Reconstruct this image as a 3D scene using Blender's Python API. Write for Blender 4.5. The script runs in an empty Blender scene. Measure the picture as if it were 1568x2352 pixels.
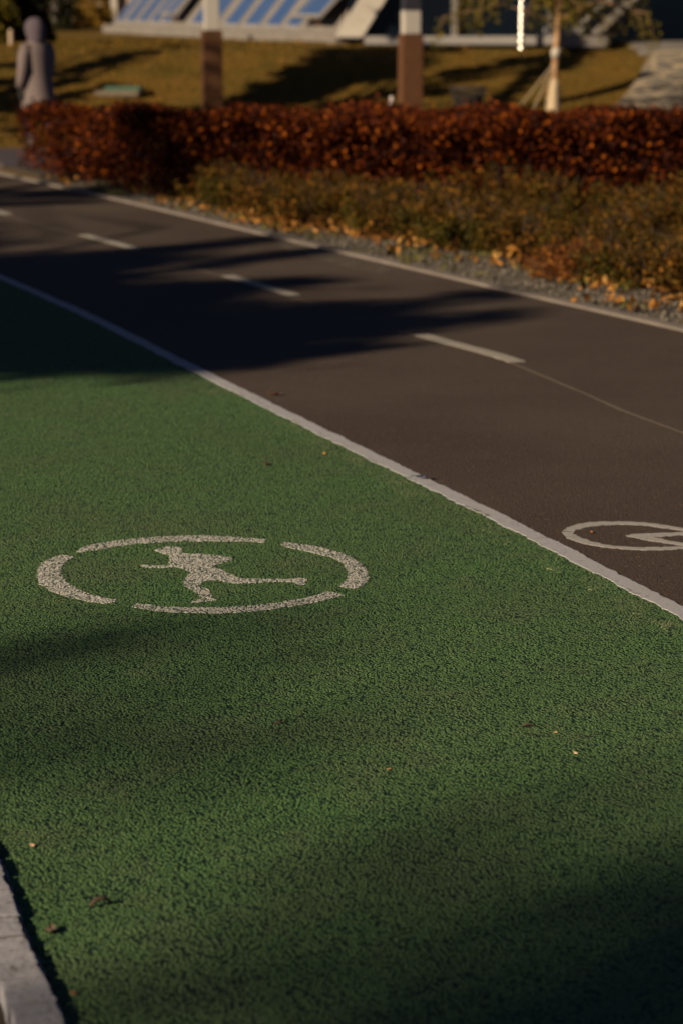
import bpy, bmesh, math, random
import numpy as np
from mathutils import Vector, Matrix
from mathutils.geometry import tessellate_polygon
random.seed(4); rng = np.random.default_rng(4)
S = bpy.context.scene; COL = S.collection
R = math.radians

# ------------------------------------------------------------------ camera numbers
FOC = 5553.0; H = 1.8; TILT = R(11.81)            # focal length and height behind the 85 mm view
SUN_EL = R(23.0); SUN_AZ = R(40.0)                # light travels right and away from the lens
SD = np.array([math.cos(SUN_AZ), math.sin(SUN_AZ)]); COT = 1/math.tan(SUN_EL)

def sm(t): t = min(1, max(0, t)); return t*t*(3-2*t)
def hill(x, y):
    """height of the terrain: flat by the path, a lawn bank, then a level terrace"""
    b = 41.2 + 0.05*x
    z = 1.10*sm((y-b)/6.6) * (0.72+0.28*sm((y-b)/5.0))
    z += 0.03*math.sin(x*0.9+y*0.31)*sm((y-b)/4)
    return z
def ray(px, py):
    x = (px-784)/FOC; y = -(py-1176)/FOC
    return (x, math.cos(TILT)+y*math.sin(TILT), -math.sin(TILT)+y*math.cos(TILT))
def at(px, py, z=0.0):
    d = ray(px, py); k = (z-H)/d[2]; return (d[0]*k, d[1]*k)
def land(px, py):
    d = ray(px, py); t = 30.0
    while t < 90:
        if H+d[2]*t <= hill(d[0]*t, d[1]*t): break
        t += 0.02
    return (d[0]*t, d[1]*t, hill(d[0]*t, d[1]*t))
def bx_at(px, y, py=150): d = ray(px, py); return d[0]/d[1]*y
def bz_at(py, y): d = ray(784, py); return H+d[2]/d[1]*y

# ------------------------------------------------------------------ object helpers
def link(o): COL.objects.link(o); return o
def mesh_obj(name, bm, mat, parent=None, smooth=False):
    me = bpy.data.meshes.new(name); bm.to_mesh(me); bm.free()
    if smooth: me.polygons.foreach_set('use_smooth', [True]*len(me.polygons))
    if mat: me.materials.append(mat)
    o = link(bpy.data.objects.new(name, me))
    if parent: o.parent = parent
    return o
def empty(name, loc=(0,0,0), rz=0):
    o = link(bpy.data.objects.new(name, None)); o.location = loc; o.rotation_euler[2] = rz; return o
def tag(o, label=None, cat=None, group=None, kind=None):
    if label: o['label'] = label
    if cat: o['category'] = cat
    if group: o['group'] = group
    if kind: o['kind'] = kind
    return o

def a_box(bm, c, s, rot=None):
    m = Matrix.Translation(c) @ (rot.to_4x4() if rot else Matrix()) @ Matrix.Diagonal((*s, 1))
    return bmesh.ops.create_cube(bm, size=1, matrix=m)['verts']
def a_hexa(bm, p):
    """solid from 4 bottom + 4 top corner points"""
    v = [bm.verts.new(q) for q in p]
    for f in ((3,2,1,0),(4,5,6,7),(0,1,5,4),(1,2,6,5),(2,3,7,6),(3,0,4,7)): bm.faces.new([v[i] for i in f])
def a_tube(bm, pts, rad, n=8, cap=True, sx=1.0):
    pts = [Vector(p) for p in pts]; rings = []
    rad = rad if isinstance(rad, (list, tuple)) else [rad]*len(pts)
    for i, p in enumerate(pts):
        d = (pts[min(i+1, len(pts)-1)]-pts[max(i-1, 0)]).normalized()
        u = d.cross(Vector((0, 1, 0.01))); u = u.normalized() if u.length > 1e-4 else Vector((1,0,0))
        w = d.cross(u).normalized()
        rings.append([bm.verts.new(p+rad[i]*(math.cos(2*math.pi*k/n)*u*sx+math.sin(2*math.pi*k/n)*w)) for k in range(n)])
    for a, b in zip(rings, rings[1:]):
        for k in range(n): bm.faces.new((a[k], a[(k+1)%n], b[(k+1)%n], b[k]))
    if cap: bm.faces.new(rings[0][::-1]); bm.faces.new(rings[-1])
    return rings
def a_loft(bm, secs, n=20):
    """secs: (cx, cy, z, rx, ry)"""
    rings = [[bm.verts.new((cx+rx*math.cos(2*math.pi*k/n), cy+ry*math.sin(2*math.pi*k/n), z)) for k in range(n)] for cx,cy,z,rx,ry in secs]
    for a, b in zip(rings, rings[1:]):
        for k in range(n): bm.faces.new((a[k], a[(k+1)%n], b[(k+1)%n], b[k]))
    bm.faces.new(rings[0][::-1]); bm.faces.new(rings[-1])
def a_prism(bm, pts, z0, z1):
    tris = tessellate_polygon([[Vector((p[0], p[1], 0)) for p in pts]])
    lo = [bm.verts.new((p[0], p[1], z0)) for p in pts]; hi = [bm.verts.new((p[0], p[1], z1)) for p in pts]
    area = sum(pts[i-1][0]*pts[i][1]-pts[i][0]*pts[i-1][1] for i in range(len(pts)))
    for t in tris:
        a, b, c = (pts[i] for i in t)
        cr = (b[0]-a[0])*(c[1]-a[1])-(b[1]-a[1])*(c[0]-a[0])
        t = t if cr > 0 else t[::-1]
        try: bm.faces.new([hi[i] for i in t])
        except ValueError: pass
    n = len(pts)
    for i in range(n):
        j = (i+1) % n
        q = (lo[i], lo[j], hi[j], hi[i])
        bm.faces.new(q if area > 0 else q[::-1])

def leaf_cloud(name, pts, size, mat, parent=None, aspect=0.55, up=0.0, jit=0.4, bend=0.25):
    """many small pointed leaves, each a folded pair of triangles; random tint per leaf"""
    pts = np.asarray(pts, float); n = len(pts)
    d = rng.normal(size=(n,3)); d[:,2] += up; d /= np.linalg.norm(d, axis=1)[:,None]
    e = rng.normal(size=(n,3)); w = np.cross(d, e); w /= np.linalg.norm(w, axis=1)[:,None]
    nn = np.cross(d, w)
    s = size*(1+jit*rng.uniform(-1,1,n))[:,None]
    v = np.stack([pts-d*s*0.5, pts+w*s*aspect*0.5+nn*s*bend*0.3, pts+d*s*0.5, pts-w*s*aspect*0.5+nn*s*bend*0.3], 1).reshape(-1,3)
    me = bpy.data.meshes.new(name)
    me.vertices.add(4*n); me.vertices.foreach_set('co', v.ravel())
    q = np.arange(4*n).reshape(n,4)
    tri = np.concatenate([q[:,[0,1,2]], q[:,[0,2,3]]], 1).reshape(-1)
    me.loops.add(6*n); me.loops.foreach_set('vertex_index', tri)
    me.polygons.add(2*n); me.polygons.foreach_set('loop_start', np.arange(0, 6*n, 3)); me.polygons.foreach_set('loop_total', np.full(2*n, 3))
    at_ = me.attributes.new('tint', 'FLOAT', 'POINT'); at_.data.foreach_set('value', np.repeat(rng.random(n), 4))
    me.update(calc_edges=True); me.validate(); me.materials.append(mat)
    o = link(bpy.data.objects.new(name, me))
    if parent: o.parent = parent
    return o

# ------------------------------------------------------------------ materials
class NT:
    def __init__(self, name):
        self.m = bpy.data.materials.new(name); self.m.use_nodes = True
        self.t = self.m.node_tree; self.b = self.t.nodes['Principled BSDF']; self.out = self.t.nodes['Material Output']
        self.co = self.n('ShaderNodeTexCoord').outputs['Object']
    def n(self, k, **kw):
        x = self.t.nodes.new(k)
        for a, v in kw.items(): setattr(x, a, v)
        return x
    def l(self, a, b): self.t.links.new(a, b)
    def noise(self, scale, detail=3, rough=.55, src=None, dist=0):
        x = self.n('ShaderNodeTexNoise'); x.inputs['Scale'].default_value = scale; x.inputs['Detail'].default_value = detail
        x.inputs['Roughness'].default_value = rough; x.inputs['Distortion'].default_value = dist
        self.l(src or self.co, x.inputs['Vector']); return x.outputs['Fac']
    def vor(self, scale, feature='F1', rnd=1.0, out='Distance', src=None):
        x = self.n('ShaderNodeTexVoronoi', feature=feature); x.inputs['Scale'].default_value = scale; x.inputs['Randomness'].default_value = rnd
        self.l(src or self.co, x.inputs['Vector']); return x.outputs[out]
    def ramp(self, fac, stops, const=False):
        x = self.n('ShaderNodeValToRGB'); r = x.color_ramp
        if const: r.interpolation = 'CONSTANT'
        while len(r.elements) < len(stops): r.elements.new(.5)
        for e, (p, c) in zip(r.elements, stops): e.position = p; e.color = (*c, 1) if not isinstance(c, (int, float)) else (c, c, c, 1)
        self.l(fac, x.inputs['Fac']); return x.outputs['Color']
    def mix(self, fac, a, b, mode='MIX'):
        x = self.n('ShaderNodeMix', data_type='RGBA', blend_type=mode)
        for s, v in ((x.inputs['Factor'], fac), (x.inputs['A'], a), (x.inputs['B'], b)):
            if hasattr(v, 'is_output'): self.l(v, s)
            elif isinstance(v, (int, float)): s.default_value = v
            else: s.default_value = (*v, 1)
        return x.outputs['Result']
    def math(self, op, a, b=0.0):
        x = self.n('ShaderNodeMath', operation=op)
        for s, v in zip(x.inputs, (a, b)):
            if hasattr(v, 'is_output'): self.l(v, s)
            else: s.default_value = v
        return x.outputs[0]
    def bump(self, h, strength, dist, prev=None):
        x = self.n('ShaderNodeBump'); x.inputs['Strength'].default_value = strength; x.inputs['Distance'].default_value = dist
        self.l(h, x.inputs['Height'])
        if prev: self.l(prev, x.inputs['Normal'])
        self.l(x.outputs['Normal'], self.b.inputs['Normal']); return x.outputs['Normal']
    def set(self, col=None, rough=None, metal=None, spec=None):
        for k, v in (('Base Color', col), ('Roughness', rough), ('Metallic', metal), ('Specular IOR Level', spec)):
            if v is None: continue
            if hasattr(v, 'is_output'): self.l(v, self.b.inputs[k])
            else: self.b.inputs[k].default_value = (*v, 1) if k == 'Base Color' else v
        return self
    def attr(self, name): return self.n('ShaderNodeAttribute', attribute_name=name).outputs['Fac']

def m_plain(name, c, rough=.7, metal=0, var=.2, scale=20, bump=0.0):
    t = NT(name); f = t.noise(scale, 4)
    t.set(t.mix(f, [x*(1-var) for x in c], [min(1, x*(1+var)) for x in c]), rough, metal)
    if bump: t.bump(t.noise(scale*4, 4), .6, bump)
    return t.m
def m_leaf(name, stops, rough=.55, trans=.25, patch=None, spec=.12):
    t = NT(name); c = t.ramp(t.attr('tint'), stops)
    if patch: c = t.mix(t.ramp(t.noise(patch[0], 2), [(.42, 0.0), (.62, 1.0)]), c, t.ramp(t.attr('tint'), patch[1]))
    t.set(c, max(rough, .7), 0, spec)
    tr = t.n('ShaderNodeBsdfTranslucent'); t.l(c, tr.inputs['Color'])
    mx = t.n('ShaderNodeMixShader'); mx.inputs[0].default_value = trans
    t.l(t.b.outputs[0], mx.inputs[1]); t.l(tr.outputs[0], mx.inputs[2]); t.l(mx.outputs[0], t.out.inputs['Surface'])
    return t.m

def crumb_height(t):
    """rubber granules: rounded cells of two sizes with deep pits between them"""
    wob = t.n('ShaderNodeVectorMath', operation='ADD')
    nz = t.n('ShaderNodeTexNoise'); nz.inputs['Scale'].default_value = 90; t.l(t.co, nz.inputs['Vector'])
    sc = t.n('ShaderNodeVectorMath', operation='SCALE'); sc.inputs['Scale'].default_value = .008
    t.l(nz.outputs['Color'], sc.inputs[0]); t.l(t.co, wob.inputs[0]); t.l(sc.outputs[0], wob.inputs[1])
    a = t.math('SUBTRACT', 1.0, t.vor(130, src=wob.outputs[0])); b = t.noise(58, 3, .6)
    return t.math('ADD', t.math('MULTIPLY', a, .9), t.math('MULTIPLY', b, .7))

def m_green():
    t = NT('green_rubber'); h = crumb_height(t)
    pit = t.ramp(t.math('ADD', h, t.math('MULTIPLY', t.math('SUBTRACT', t.noise(22, 3), .5), .35)), [(.585, 0.0), (.74, 1.0)])
    big = t.ramp(t.noise(1.6, 4, .6), [(.35, 0.0), (.65, 1.0)])
    hue = t.noise(70, 2)
    c = t.mix(t.ramp(hue, [(.3, 0.0), (.7, 1.0)]), (.046, .142, .050), (.128, .232, .074))
    worn = t.mix(t.noise(160, 2), (.075, .125, .060), (.125, .175, .075))
    c = t.mix(t.math('MULTIPLY', big, .65), c, worn)
    dust = t.ramp(t.noise(4.5, 6, .7, dist=.8), [(.52, 0.0), (.70, .55)]); c = t.mix(dust, c, (.13, .165, .085))
    c = t.mix(pit, (.009, .030, .018), c)
    spark = t.ramp(t.noise(260, 1), [(.70, 0.0), (.74, 1.0)])
    c = t.mix(t.math('MULTIPLY', spark, .35), c, (.22, .24, .12))
    t.set(c, .85, 0, .2); t.bump(h, 1.0, .015); return t.m
def m_crumb_paint():
    t = NT('paint_on_rubber'); h = crumb_height(t)
    k = t.math('ADD', h, t.math('MULTIPLY', t.noise(9, 3), .35))
    f = t.ramp(t.math('MULTIPLY', k, .5), [(.43, 0.0), (.49, 1.0)])
    c = t.mix(f, (.022, .055, .034), t.mix(t.noise(140, 2), (.42, .41, .385), (.70, .685, .65)))
    t.set(c, .8, 0, .25); t.bump(h, .8, .009); return t.m
def m_asphalt():
    t = NT('brown_asphalt'); g = t.vor(150); n = t.noise(60, 4, .6)
    c = t.mix(t.ramp(n, [(.3, 0.0), (.75, 1.0)]), (.036, .0245, .019), (.068, .049, .039))
    c = t.mix(t.ramp(t.noise(.55, 4, .6), [(.35, 0.0), (.7, 1.0)]), c, t.mix(.7, c, (.085, .066, .053)))
    chip = t.ramp(t.vor(95, out='Color'), [(.86, 0.0), (.9, 1.0)])
    c = t.mix(t.math('MULTIPLY', chip, .75), c, (.13, .09, .065))
    hole = t.ramp(t.noise(45, 2), [(.30, 1.0), (.37, 0.0)])
    c = t.mix(hole, c, (.012, .011, .011))
    t.set(c, .82, 0, .25); t.bump(t.math('ADD', g, t.math('MULTIPLY', n, .8)), .55, .006); return t.m
def m_line_paint(name, base=(.5,.48,.48), wear=.45):
    t = NT(name); n = t.noise(30, 5, .65); fine = t.noise(190, 3)
    c = t.mix(fine, [x*.78 for x in base], [min(.85, x*1.15) for x in base])
    c = t.mix(t.ramp(n, [(.30, 1.0), (.42, 0.0)]), c, (.16, .15, .15))
    c = t.mix(t.ramp(t.noise(5, 3), [(wear, 0.0), (wear+.25, .35)]), c, (.30, .28, .26))
    t.set(c, .75, 0, .3); t.bump(t.math('ADD', n, fine), .5, .004); return t.m
def m_kerb():
    t = NT('weathered_kerb_paint'); n = t.noise(16, 6, .7); f = t.noise(120, 4, .6)
    c = t.mix(t.ramp(n, [(.35, 0.0), (.65, 1.0)]), (.225,.228,.268), (.335,.338,.39))
    c = t.mix(t.ramp(t.noise(38, 5, .7, dist=1.5), [(.34, 1.0), (.43, 0.0)]), c, (.09,.075,.065))
    crk = t.noise(7, 6, .6, dist=2.5); c = t.mix(t.ramp(t.math('ABSOLUTE', t.math('SUBTRACT', crk, .5)), [(.002, .8), (.006, 0.0)]), c, (.05,.042,.038))
    t.set(c, .8, 0, .25); t.bump(t.math('ADD', n, t.math('MULTIPLY', f, .6)), .7, .006); return t.m
def m_overspray():
    t = NT('thin_overspray'); h = crumb_height(t)
    f = t.ramp(t.math('MULTIPLY', t.math('ADD', h, t.math('MULTIPLY', t.noise(7, 4), 1.1)), .5), [(.775, 0.0), (.86, .75)])
    t.set((.26, .30, .16), .8)
    tr = t.n('ShaderNodeBsdfTransparent'); mx = t.n('ShaderNodeMixShader')
    t.l(f, mx.inputs[0]); t.l(tr.outputs[0], mx.inputs[1]); t.l(t.b.outputs[0], mx.inputs[2]); t.l(mx.outputs[0], t.out.inputs['Surface'])
    return t.m
def m_ground():
    t = NT('lawn_soil')
    c = t.mix(t.ramp(t.noise(1.1, 5, .65), [(.35, 0.0), (.65, 1.0)]), (.145, .085, .014), (.062, .054, .008))
    c = t.mix(t.ramp(t.noise(9, 4, .7), [(.42, 0.0), (.68, .8)]), c, (.18, .092, .024))
    t.set(c, .95, 0, .1); t.bump(t.noise(14, 5, .7), .8, .05); return t.m
def m_gravel_bed():
    t = NT('gravel_bed'); v = t.vor(45, out='Color')
    c = t.mix(t.ramp(v, [(.1, 0.0), (.9, 1.0)]), (.05, .043, .036), (.17, .15, .13))
    t.set(c, .9, 0, .2); t.bump(t.math('SUBTRACT', 1.0, t.vor(45)), .9, .015); return t.m
def m_concrete(name, c, scale=3):
    t = NT(name); a = t.mix(t.ramp(t.noise(scale, 5, .65), [(.3, 0.0), (.7, 1.0)]), [x*.75 for x in c], [min(.85, x*1.1) for x in c])
    a = t.mix(t.ramp(t.noise(scale*9, 4), [(.6, 0.0), (.75, .5)]), a, [x*.45 for x in c])
    t.set(a, .85, 0, .25); t.bump(t.noise(scale*30, 4), .5, .004); return t.m
def m_stone():
    t = NT('rough_stone_paving')
    wn = t.n('ShaderNodeTexNoise'); wn.inputs['Scale'].default_value = 2.2; wn.inputs['Detail'].default_value = 4; t.l(t.co, wn.inputs['Vector'])
    wm = t.n('ShaderNodeVectorMath', operation='MULTIPLY_ADD'); wm.inputs[1].default_value = (.45,.45,.45); t.l(wn.outputs['Color'], wm.inputs[0]); t.l(t.co, wm.inputs[2]); wv = wm.outputs[0]
    edge = t.vor(2.3, 'DISTANCE_TO_EDGE', src=wv); cell = t.vor(2.3, out='Color', src=wv)
    c = t.mix(t.ramp(cell, [(.15, 0.0), (.85, 1.0)]), (.055,.052,.050), (.14,.13,.115))
    c = t.mix(t.math('MULTIPLY', t.noise(14, 4), .6), c, (.16, .13, .10))
    c = t.mix(t.ramp(edge, [(.05, 1.0), (.12, 0.0)]), c, (.30,.24,.16))
    t.set(c, .9); t.bump(edge, .7, .05); return t.m
def m_panel():
    t = NT('blue_glass'); t.set(t.mix(t.noise(.8, 2), (.035,.075,.19), (.05,.095,.22)), .3, .0, .6); return t.m
def m_dark_glass(name='dark_glass', c=(.003,.004,.006)):
    t = NT(name); t.set(t.mix(t.ramp(t.noise(.35, 3), [(.4, 0.0), (.65, 1.0)]), c, (c[0]*1.2, c[1]*2.2, c[2]*3.0)), .25, 0, .22); return t.m
def m_metal(name, c, rough): t = NT(name); t.set(t.mix(t.noise(30, 3), [x*.9 for x in c], c), rough, 1); return t.m
def m_bark(name, a, b, sc=9):
    t = NT(name); t.set(t.mix(t.ramp(t.noise(sc, 5, .7), [(.35, 0.0), (.65, 1.0)]), a, b), .9); t.bump(t.noise(sc*5, 4), .8, .02); return t.m

M = dict(
    green=m_green(), crumb=m_crumb_paint(), asphalt=m_asphalt(), line=m_line_paint('divider_paint', (.35,.358,.405)),
    dash=m_line_paint('dash_paint', (.29,.275,.25), .6), emblem=m_line_paint('asphalt_emblem_paint', (.33,.322,.325)), over=m_overspray(),
    ground=m_ground(), gravel=m_gravel_bed(), edging=m_concrete('edging_concrete', (.165,.143,.13), 4),
    kerb=m_kerb(), seam=m_plain('seam_filler', (.085,.070,.058), .9),
    stone=m_stone(), concrete=m_concrete('pale_concrete', (.175,.16,.148), 1.5), white=m_concrete('white_render', (.42,.39,.35), 1.0),
    frame=m_plain('grey_frame', (.24,.23,.225), .5), panel=m_panel(), glass=m_dark_glass(), teal=m_dark_glass('teal_glass', (.014,.040,.034)),
    rust=m_plain('rusty_steel', (.075,.027,.006), .8, 0, .45, 6, .01), postgrey=m_plain('post_grey', (.36,.34,.31), .6, 0, .1, 5),
    postdark=m_plain('post_dark', (.02,.02,.028), .5), steel=m_metal('polished_steel', (.9,.9,.88), .16),
    bin=m_plain('bin_black', (.022,.018,.016), .5), hatch=m_plain('hatch_green', (.04,.10,.065), .6), slab=m_concrete('slab', (.16,.13,.10)),
    stake=m_plain('stake_white', (.5,.45,.47), .6), coat=m_plain('coat_mauve', (.12,.092,.092), .85, 0, .12, 12, .0025), dark=m_plain('glove_black', (.010,.009,.011), .8),
    hood=m_plain('hood_mauve', (.065,.05,.066), .9, 0, .12, 20), jeans=m_plain('trousers_blue', (.045,.035,.075), .9), boots=m_plain('boots', (.02,.016,.015), .6), skin=m_plain('skin', (.45,.28,.2), .6),
    bark=m_bark('bark_brown', (.05,.035,.025), (.13,.09,.06)), birch=m_bark('birch_bark', (.40,.26,.15), (.26,.13,.06), 5),
    wrap=m_plain('trunk_wrap', (.42,.33,.22), .9, 0, .15, 9, .01), rope=m_plain('guy_rope', (.30,.24,.16), .9),
    twig=m_plain('dry_twig', (.05,.032,.022), .9), column=m_concrete('beige_columns', (.42,.32,.24), 1),
)
LEAF = dict(
    hedge=m_leaf('hedge_leaf', [(0,(.009,.0015,.0004)),(.5,(.036,.0055,.0008)),(.85,(.115,.020,.0016)),(1,(.30,.080,.004))], .55, .2),
    shrub=m_leaf('shrub_leaf', [(0,(.016,.009,.002)),(.5,(.062,.034,.005)),(.85,(.16,.072,.010)),(1,(.30,.125,.016))], .7, .25, (1.3, [(0,(.018,.020,.003)),(.6,(.055,.044,.006)),(1,(.11,.080,.010))])),
    shrubred=m_leaf('shrub_rusty_leaf', [(0,(.05,.02,.008)),(.5,(.13,.045,.012)),(1,(.34,.13,.025))], .7, .25),
    litter=m_leaf('fallen_leaf', [(0,(.045,.02,.006)),(.45,(.16,.066,.014)),(.8,(.36,.165,.036)),(1,(.56,.33,.11))], .7, .2),
    dark=m_leaf('conifer_needle', [(0,(.006,.007,.003)),(1,(.030,.030,.010))], .7, .05),
    olive=m_leaf('olive_leaf', [(0,(.04,.038,.006)),(.6,(.10,.085,.012)),(1,(.20,.15,.02))], .6, .25),
    gold=m_leaf('golden_leaf', [(0,(.14,.08,.010)),(.6,(.26,.15,.02)),(1,(.40,.25,.04))], .6, .3),
    grass=m_leaf('grass_blade', [(0,(.075,.058,.007)),(.6,(.15,.092,.014)),(1,(.24,.14,.03))], .8, .25),
    weed=m_leaf('weed_blade', [(0,(.06,.07,.012)),(1,(.16,.14,.03))], .8, .25),
    shade=m_leaf('shade_leaf', [(0,(.03,.045,.010)),(1,(.09,.10,.02))], .6, .08),
)

# ------------------------------------------------------------------ path lines (world metres)
def spline(ctrl, y):
    """smooth x(y) from control points sorted by y, straight beyond both ends"""
    if y <= ctrl[0][1]: a, b = ctrl[0], ctrl[1]
    elif y >= ctrl[-1][1]: a, b = ctrl[-2], ctrl[-1]
    else:
        ys = [c[1] for c in ctrl]; i = max(k for k in range(len(ctrl)-1) if ys[k] <= y)
        p1, p2 = ctrl[i], ctrl[i+1]; p0 = ctrl[max(i-1,0)]; p3 = ctrl[min(i+2, len(ctrl)-1)]
        h = p2[1]-p1[1]; t = (y-p1[1])/h
        m1 = (p2[0]-p0[0])/(p2[1]-p0[1]) if p0 is not p1 else (p2[0]-p1[0])/h
        m2 = (p3[0]-p1[0])/(p3[1]-p1[1]) if p3 is not p2 else (p2[0]-p1[0])/h
        return (2*t**3-3*t*t+1)*p1[0]+(t**3-2*t*t+t)*h*m1+(-2*t**3+3*t*t)*p2[0]+(t**3-t*t)*h*m2
    return a[0]+(b[0]-a[0])*(y-a[1])/(b[1]-a[1])
C_DIV = [(3.45,0.0),(1.032,7.091),(.57,8.464),(-.007,10.065),(-.762,12.191),(-1.512,14.315),(-2.318,16.393),(-8.1,31.0)]
C_FAR = [(7.7,0.0),(1.93,13.588),(1.01,15.671),(.33,17.254),(-.50,19.193),(-1.10,20.61),(-1.87,22.447),(-2.62,24.165),(-3.744,26.714),(-5.6,31.0)]
C_MID = [(5.2,0.0),(1.486,10.378),(.90,12.42),(.453,13.44),(-.30,15.35),(-.756,16.46),(-1.55,18.35),(-2.06,19.49),(-3.02,21.65),(-7.0,31.0)]
C_KERB = [(.63,0.0),(-.503,4.087),(-.621,4.487),(-.73,4.906),(-2.6,11.0),(-9.5,31.0)]
def off(ctrl, y, d):
    s = (spline(ctrl, y+.05)-spline(ctrl, y-.05))/.1; k = math.sqrt(1+s*s)
    return (spline(ctrl, y)+d/k, y-d*s/k)            # d > 0 to the right of the line
def ys(a, b, step): n = max(1, int(round((b-a)/step))); return [a+(b-a)*i/n for i in range(n+1)]

# ------------------------------------------------------------------ setting
def ground():
    bm = bmesh.new()
    near = [-8+i*.5 for i in range(33)]
    xs = [-3000,-800,-300,-120,-60,-35,-20,-12]+near+[12,20,35,60,120,300,800,3000]
    yy = [-600,-120,-40,-15,-5]+[0+i*2.0 for i in range(18)]+[36+i*.4 for i in range(40)]+[53,56,60,66,75,90,120,180,300,700,1500,4000]
    g = [[bm.verts.new((x, y, hill(x, y)-.03)) for x in xs] for y in yy]
    for r0, r1 in zip(g, g[1:]):
        for i in range(len(xs)-1): bm.faces.new((r0[i], r0[i+1], r1[i+1], r1[i]))
    o = mesh_obj('ground', bm, M['ground'], None, True); tag(o, 'brownish lawn rising in a bank behind the hedge', 'ground', kind='structure')
ground()
def slab(name, left, right, z, mat, y0=-3, y1=31, step=.5):
    bm = bmesh.new(); rows = []
    for y in ys(y0, y1, step):
        a, b = left(y), right(y)
        rows.append([bm.verts.new((*a, z)), bm.verts.new((*b, z)), bm.verts.new((*b, z-.08)), bm.verts.new((*a, z-.08))])
    for p, q in zip(rows, rows[1:]):
        for i in range(4): bm.faces.new((p[i], p[(i+1)%4], q[(i+1)%4], q[i]))
    bm.faces.new(rows[0][::-1]); bm.faces.new(rows[-1])
    bmesh.ops.recalc_face_normals(bm, faces=bm.faces[:])
    return mesh_obj(name, bm, mat)
tag(slab('path', lambda y: off(C_KERB, y, .0), lambda y: off(C_DIV, y, 0), 0.004, M['green']), 'green rubber running lane beside the asphalt', 'running lane', kind='structure')
tag(slab('road', lambda y: off(C_DIV, y, 0.001), lambda y: off(C_FAR, y, 0), 0.0, M['asphalt']), 'dark brown asphalt cycle path with a dashed centre line', 'cycle path', kind='structure')
tag(slab('kerb', lambda y: off(C_FAR, y, .002), lambda y: off(C_FAR, y, .09), 0.018, M['edging']), 'pale concrete edging between asphalt and gravel', 'kerb', kind='structure')
tag(slab('gravel_strip', lambda y: off(C_FAR, y, .092), lambda y: (off(C_FAR, y, 1.75)), -.012, M['gravel'], y0=8, y1=26.2), 'gravel bed strewn with leaves', 'gravel', kind='structure')

bm = bmesh.new(); a_prism(bm, [(-3.9,28.1),(-2.3,24.2),(-1.35,23.3),(.9,18.0),(2.2,15.0),(4.6,10.5),(30,4),(30,27),(6,28.6),(0,29.1)], -.1, -.006)
tag(mesh_obj('planting_bed', bm, m_plain('bed_soil', (.035,.024,.014), .95, 0, .4, 8, .02)), 'dark soil of the planting bed', 'ground', kind='structure')
bm = bmesh.new(); a_prism(bm, [off(C_KERB, y, -.09) for y in ys(0, 9, .5)]+[(-9,9),(-6,0)], -.2, -.024)
tag(mesh_obj('soil', bm, m_plain('verge_soil', (.045,.030,.018), .95, 0, .4, 20, .02)), 'bare dark soil outside the white kerb', 'ground', kind='structure')

# footpath crossing behind the hedge, where the walker is
bm = bmesh.new(); a_prism(bm, [(-30,26.0),(-6.2,27.6),(-3.95,28.25),(0,29.2),(12,29.6),(12,33.0),(0,32.4),(-6,31.6),(-30,30)], -.1, -.008)
M['hinge'] = m_plain('stay_tan', (.55,.32,.18), .6)
M['paving'] = m_concrete('footpath_paving', (.060,.050,.062), 2)
tag(mesh_obj('footpath', bm, M['paving']), 'purplish grey footpath passing behind the hedge', 'footpath', kind='structure')
bm = bmesh.new(); a_prism(bm, [(-30,25.85),(-6.2,27.45),(-3.9,28.1),(-3.95,28.25),(-6.2,27.6),(-30,26.0)], -.1, .03)
tag(mesh_obj('kerb', bm, M['edging']), 'pale edging of the footpath', 'kerb', kind='structure')

# painted kerb of separate setts on the near left
bm = bmesh.new(); y = 2.2
while y < 9:
    L = random.choice([.09,.1,.11,.12,.24]); gp = random.uniform(.0025,.007)
    a, b = off(C_KERB, y+gp, -.088+random.uniform(-.003,.003)), off(C_KERB, y+gp, random.uniform(-.004,.0))
    c, d = off(C_KERB, y+L-gp, random.uniform(-.004,.0)), off(C_KERB, y+L-gp, -.088+random.uniform(-.003,.003))
    z = .021+random.uniform(-.002,.002)
    q = []
    for u in range(7):
        s = u/6; q.append((b[0]+(c[0]-b[0])*s+random.choice((0,0,0,0,0,0,-.003))+random.uniform(-.002,.001), b[1]+(c[1]-b[1])*s))
    for u in range(5):
        s = u/4; q.append((d[0]+(a[0]-d[0])*s+random.uniform(-.002,.002), d[1]+(a[1]-d[1])*s))
    a_prism(bm, q, -.1, z); y += L
ed = [e for e in bm.edges if all(v.co.z > 0 for v in e.verts) and len(e.link_faces) == 2 and any(abs(f.normal.z) < .5 for f in e.link_faces)]
bm.normal_update()
ed = [e for e in bm.edges if all(v.co.z > 0 for v in e.verts) and len(e.link_faces) == 2 and any(abs(f.normal.z) < .5 for f in e.link_faces) and any(abs(f.normal.z) > .5 for f in e.link_faces)]
bmesh.ops.bevel(bm, geom=ed, offset=.003, segments=2, affect='EDGES', clamp_overlap=True)
tag(mesh_obj('kerb', bm, M['kerb']), 'cracked white painted kerb along the green lane', 'kerb', kind='structure')
tag(slab('gutter', lambda y: off(C_KERB, y, -.082), lambda y: off(C_KERB, y, -.006), .0165, m_plain('joint_dirt', (.022,.017,.013), .95), 2.2, 9), 'dark joints between the kerb setts', 'kerb joints', kind='structure')
bm = bmesh.new(); y0 = 2.2
L = [off(C_KERB, y, .001) for y in ys(2.2, 9, .02)]
pl = [(p[0]+random.uniform(.001,.007), p[1]) for p in L]
a_prism(bm, L+pl[::-1], -.01, .008)
tag(mesh_obj('kerb', bm, M['kerb']), 'paint splashed at the foot of the white kerb', 'kerb', kind='structure')

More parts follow.
